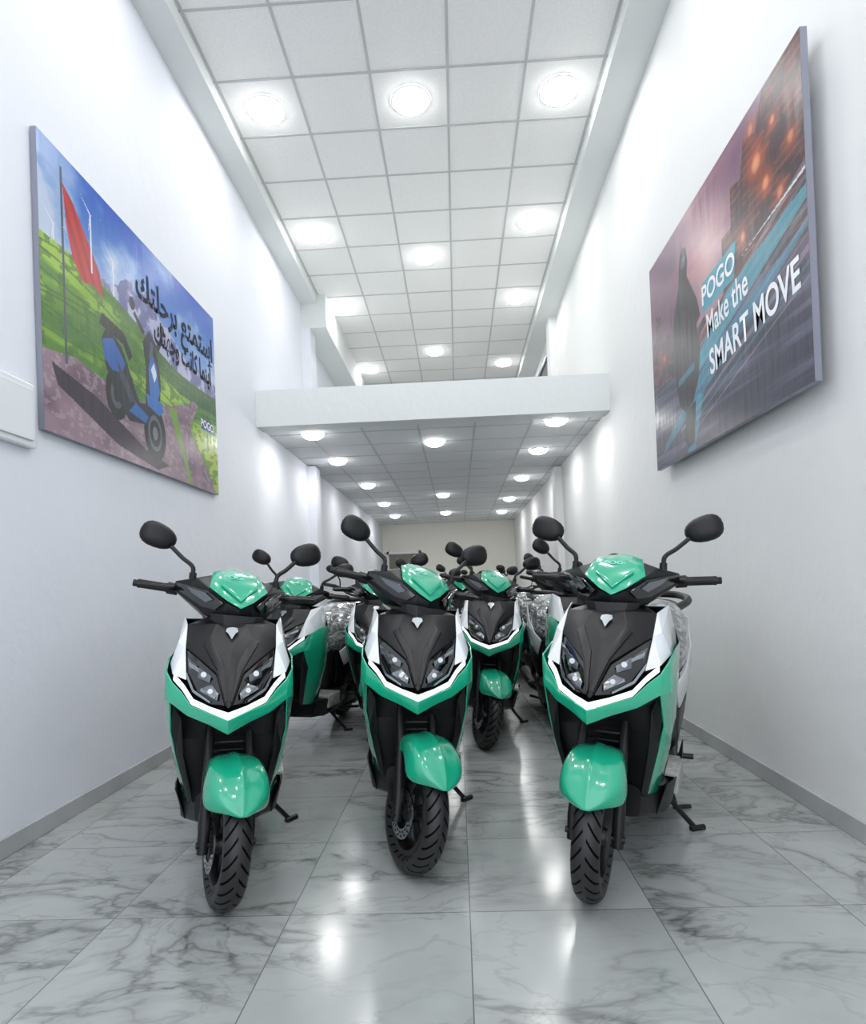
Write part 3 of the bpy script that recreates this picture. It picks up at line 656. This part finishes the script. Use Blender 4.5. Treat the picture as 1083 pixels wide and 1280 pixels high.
def poster(name,img,origin,udir,W,H,nrm):
    o=bpy.data.objects.new(name,None); COL.objects.link(o)
    U=Vector(udir);N=Vector(nrm);O=Vector(origin);Z=Vector((0,0,1))
    def pt(u,v,d): return O+U*(u*W)+Z*(v*H)+N*d
    v=[pt(a,b,c) for c in (-.03,-.001) for a,b in ((0,0),(1,0),(1,1),(0,1))]
    mesh_obj('board',v,[(0,1,2,3),(4,5,6,7),(0,1,5,4),(1,2,6,5),(2,3,7,6),(3,0,4,7)],M['frame'],parent=o)
    X=np.array(O)[None]+np.outer(UU.ravel()*W,np.array(U))+np.outer(VV.ravel()*H,np.array(Z))
    me=bpy.data.meshes.new('print')
    idx=np.arange(NX*NY).reshape(NY,NX); q=np.stack([idx[:-1,:-1],idx[:-1,1:],idx[1:,1:],idx[1:,:-1]],-1).reshape(-1,4)
    me.from_pydata(X.tolist(),[],q.tolist()); me.update()
    c=np.clip(img*.90,0,255)/255; c=np.where(c<=.04045,c/12.92,((c+.055)/1.055)**2.4)
    ca=me.color_attributes.new('Col','FLOAT_COLOR','POINT'); arr=np.ones((NX*NY,4),dtype=np.float32); arr[:,:3]=c.reshape(-1,3); ca.data.foreach_set('color',arr.ravel())
    m=bpy.data.materials.new(name+'_print'); m.use_nodes=True; nt=m.node_tree; b=nt.nodes['Principled BSDF']; at=nt.nodes.new('ShaderNodeAttribute'); at.attribute_name='Col'
    nt.links.new(at.outputs['Color'],b.inputs['Base Color']); b.inputs['Roughness'].default_value=.28; b.inputs['Specular IOR Level'].default_value=.4
    n=nt.nodes.new('ShaderNodeTexNoise'); n.inputs['Scale'].default_value=18; tc=nt.nodes.new('ShaderNodeTexCoord'); mp=nt.nodes.new('ShaderNodeMapping'); mp.inputs['Scale'].default_value=(1,1,.15)
    nt.links.new(tc.outputs['Object'],mp.inputs[0]); nt.links.new(mp.outputs[0],n.inputs['Vector']); bp=nt.nodes.new('ShaderNodeBump'); bp.inputs['Strength'].default_value=.35; bp.inputs['Distance'].default_value=.006
    nt.links.new(n.outputs['Fac'],bp.inputs['Height']); nt.links.new(bp.outputs[0],b.inputs['Normal'])
    me.materials.append(m); po=bpy.data.objects.new('print',me); COL.objects.link(po); po.parent=o
    def txt(s,u,v,size,mt,rot=0,bold=0,shear=0,wid=None):
        t=text_mesh(s,size,mt,'lettering',bold,shear)
        if wid:
            xs=[p.co.x for p in t.vertices]
            if xs:
                k=wid*W/(max(xs)-min(xs)); t.transform(Matrix.Diagonal((k,1,1,1)))
        r=Matrix.Rotation(rot,4,'Z'); t.transform(r)
        bx=Matrix(((U.x,Z.x,N.x,0),(U.y,Z.y,N.y,0),(U.z,Z.z,N.z,0),(0,0,0,1)))
        p=pt(u,v,.002); t.transform(Matrix.Translation(p)@bx)
        to=bpy.data.objects.new('lettering',t); COL.objects.link(to); to.parent=o
    return o,txt
M['ink']=mat('ink_navy',(8,14,40),.5,spec=.2); M['inkw']=mat('ink_white',(240,240,245),.3)
o,txt=poster('scenic_poster',left_paint(),(XL+.035,2.86,1.90),(0,1,0),2.14,1.46,(1,0,0))
txt('\uFEDA\uFE98\uFEE0\uFEA3\uFEAE\uFE91 \uFECA\uFE98\uFEE4\uFE98\uFEB3\uFE8D',.70,.79,.25,M['ink'],0,.006,0,wid=.56)
txt('\uFEDA\uFE98\uFEEC\uFE9F\uFEED \uFE96\uFEE7\uFE8E\uFEDB \uFE8E\uFEE4\uFEE8\uFEF3\uFE83',.74,.64,.21,M['ink'],0,.006,0,wid=.46)
txt('POGO',.91,.355,.085,M['inkw'],0,.002)
o,txt=poster('city_poster',right_paint(),(XR-.09,4.54,1.86),(0,-1,0),1.98,1.46,(-1,0,0))
txt('POGO',.565,.575,.15,M['inkw'],0,.003,0)
txt('Make the',.61,.45,.19,M['inkw'],.06,.003,0,wid=.25)
txt('SMART MOVE',.73,.31,.20,M['inkw'],.06,.004,0,wid=.47)

# ------------------------------------------------------------ world + camera
w=bpy.data.worlds.new('World'); S.world=w; w.use_nodes=True
w.node_tree.nodes['Background'].inputs[0].default_value=(.88,.92,1,1); w.node_tree.nodes['Background'].inputs[1].default_value=1.9
cam=bpy.data.cameras.new('camera'); co=bpy.data.objects.new('camera',cam); COL.objects.link(co); S.camera=co
FP=770; cam.sensor_width=36; cam.sensor_fit='AUTO'; cam.lens=FP/1280*36; cam.clip_start=.05
Rm=Matrix.Rotation(.036,4,'Z')@Matrix.Rotation(math.radians(90+.6),4,'X')@Matrix.Rotation(-.038,4,'Z')
co.matrix_world=Matrix.Translation((0,0,1.08))@Rm
vv=Rm.to_3x3().transposed()@Vector((0,1,0))
cam.shift_x=(541.5+FP*vv.x/(-vv.z)-572)/1280
cam.shift_y=(732-640+FP*vv.y/(-vv.z))/1280
print('shift',cam.shift_x,cam.shift_y)
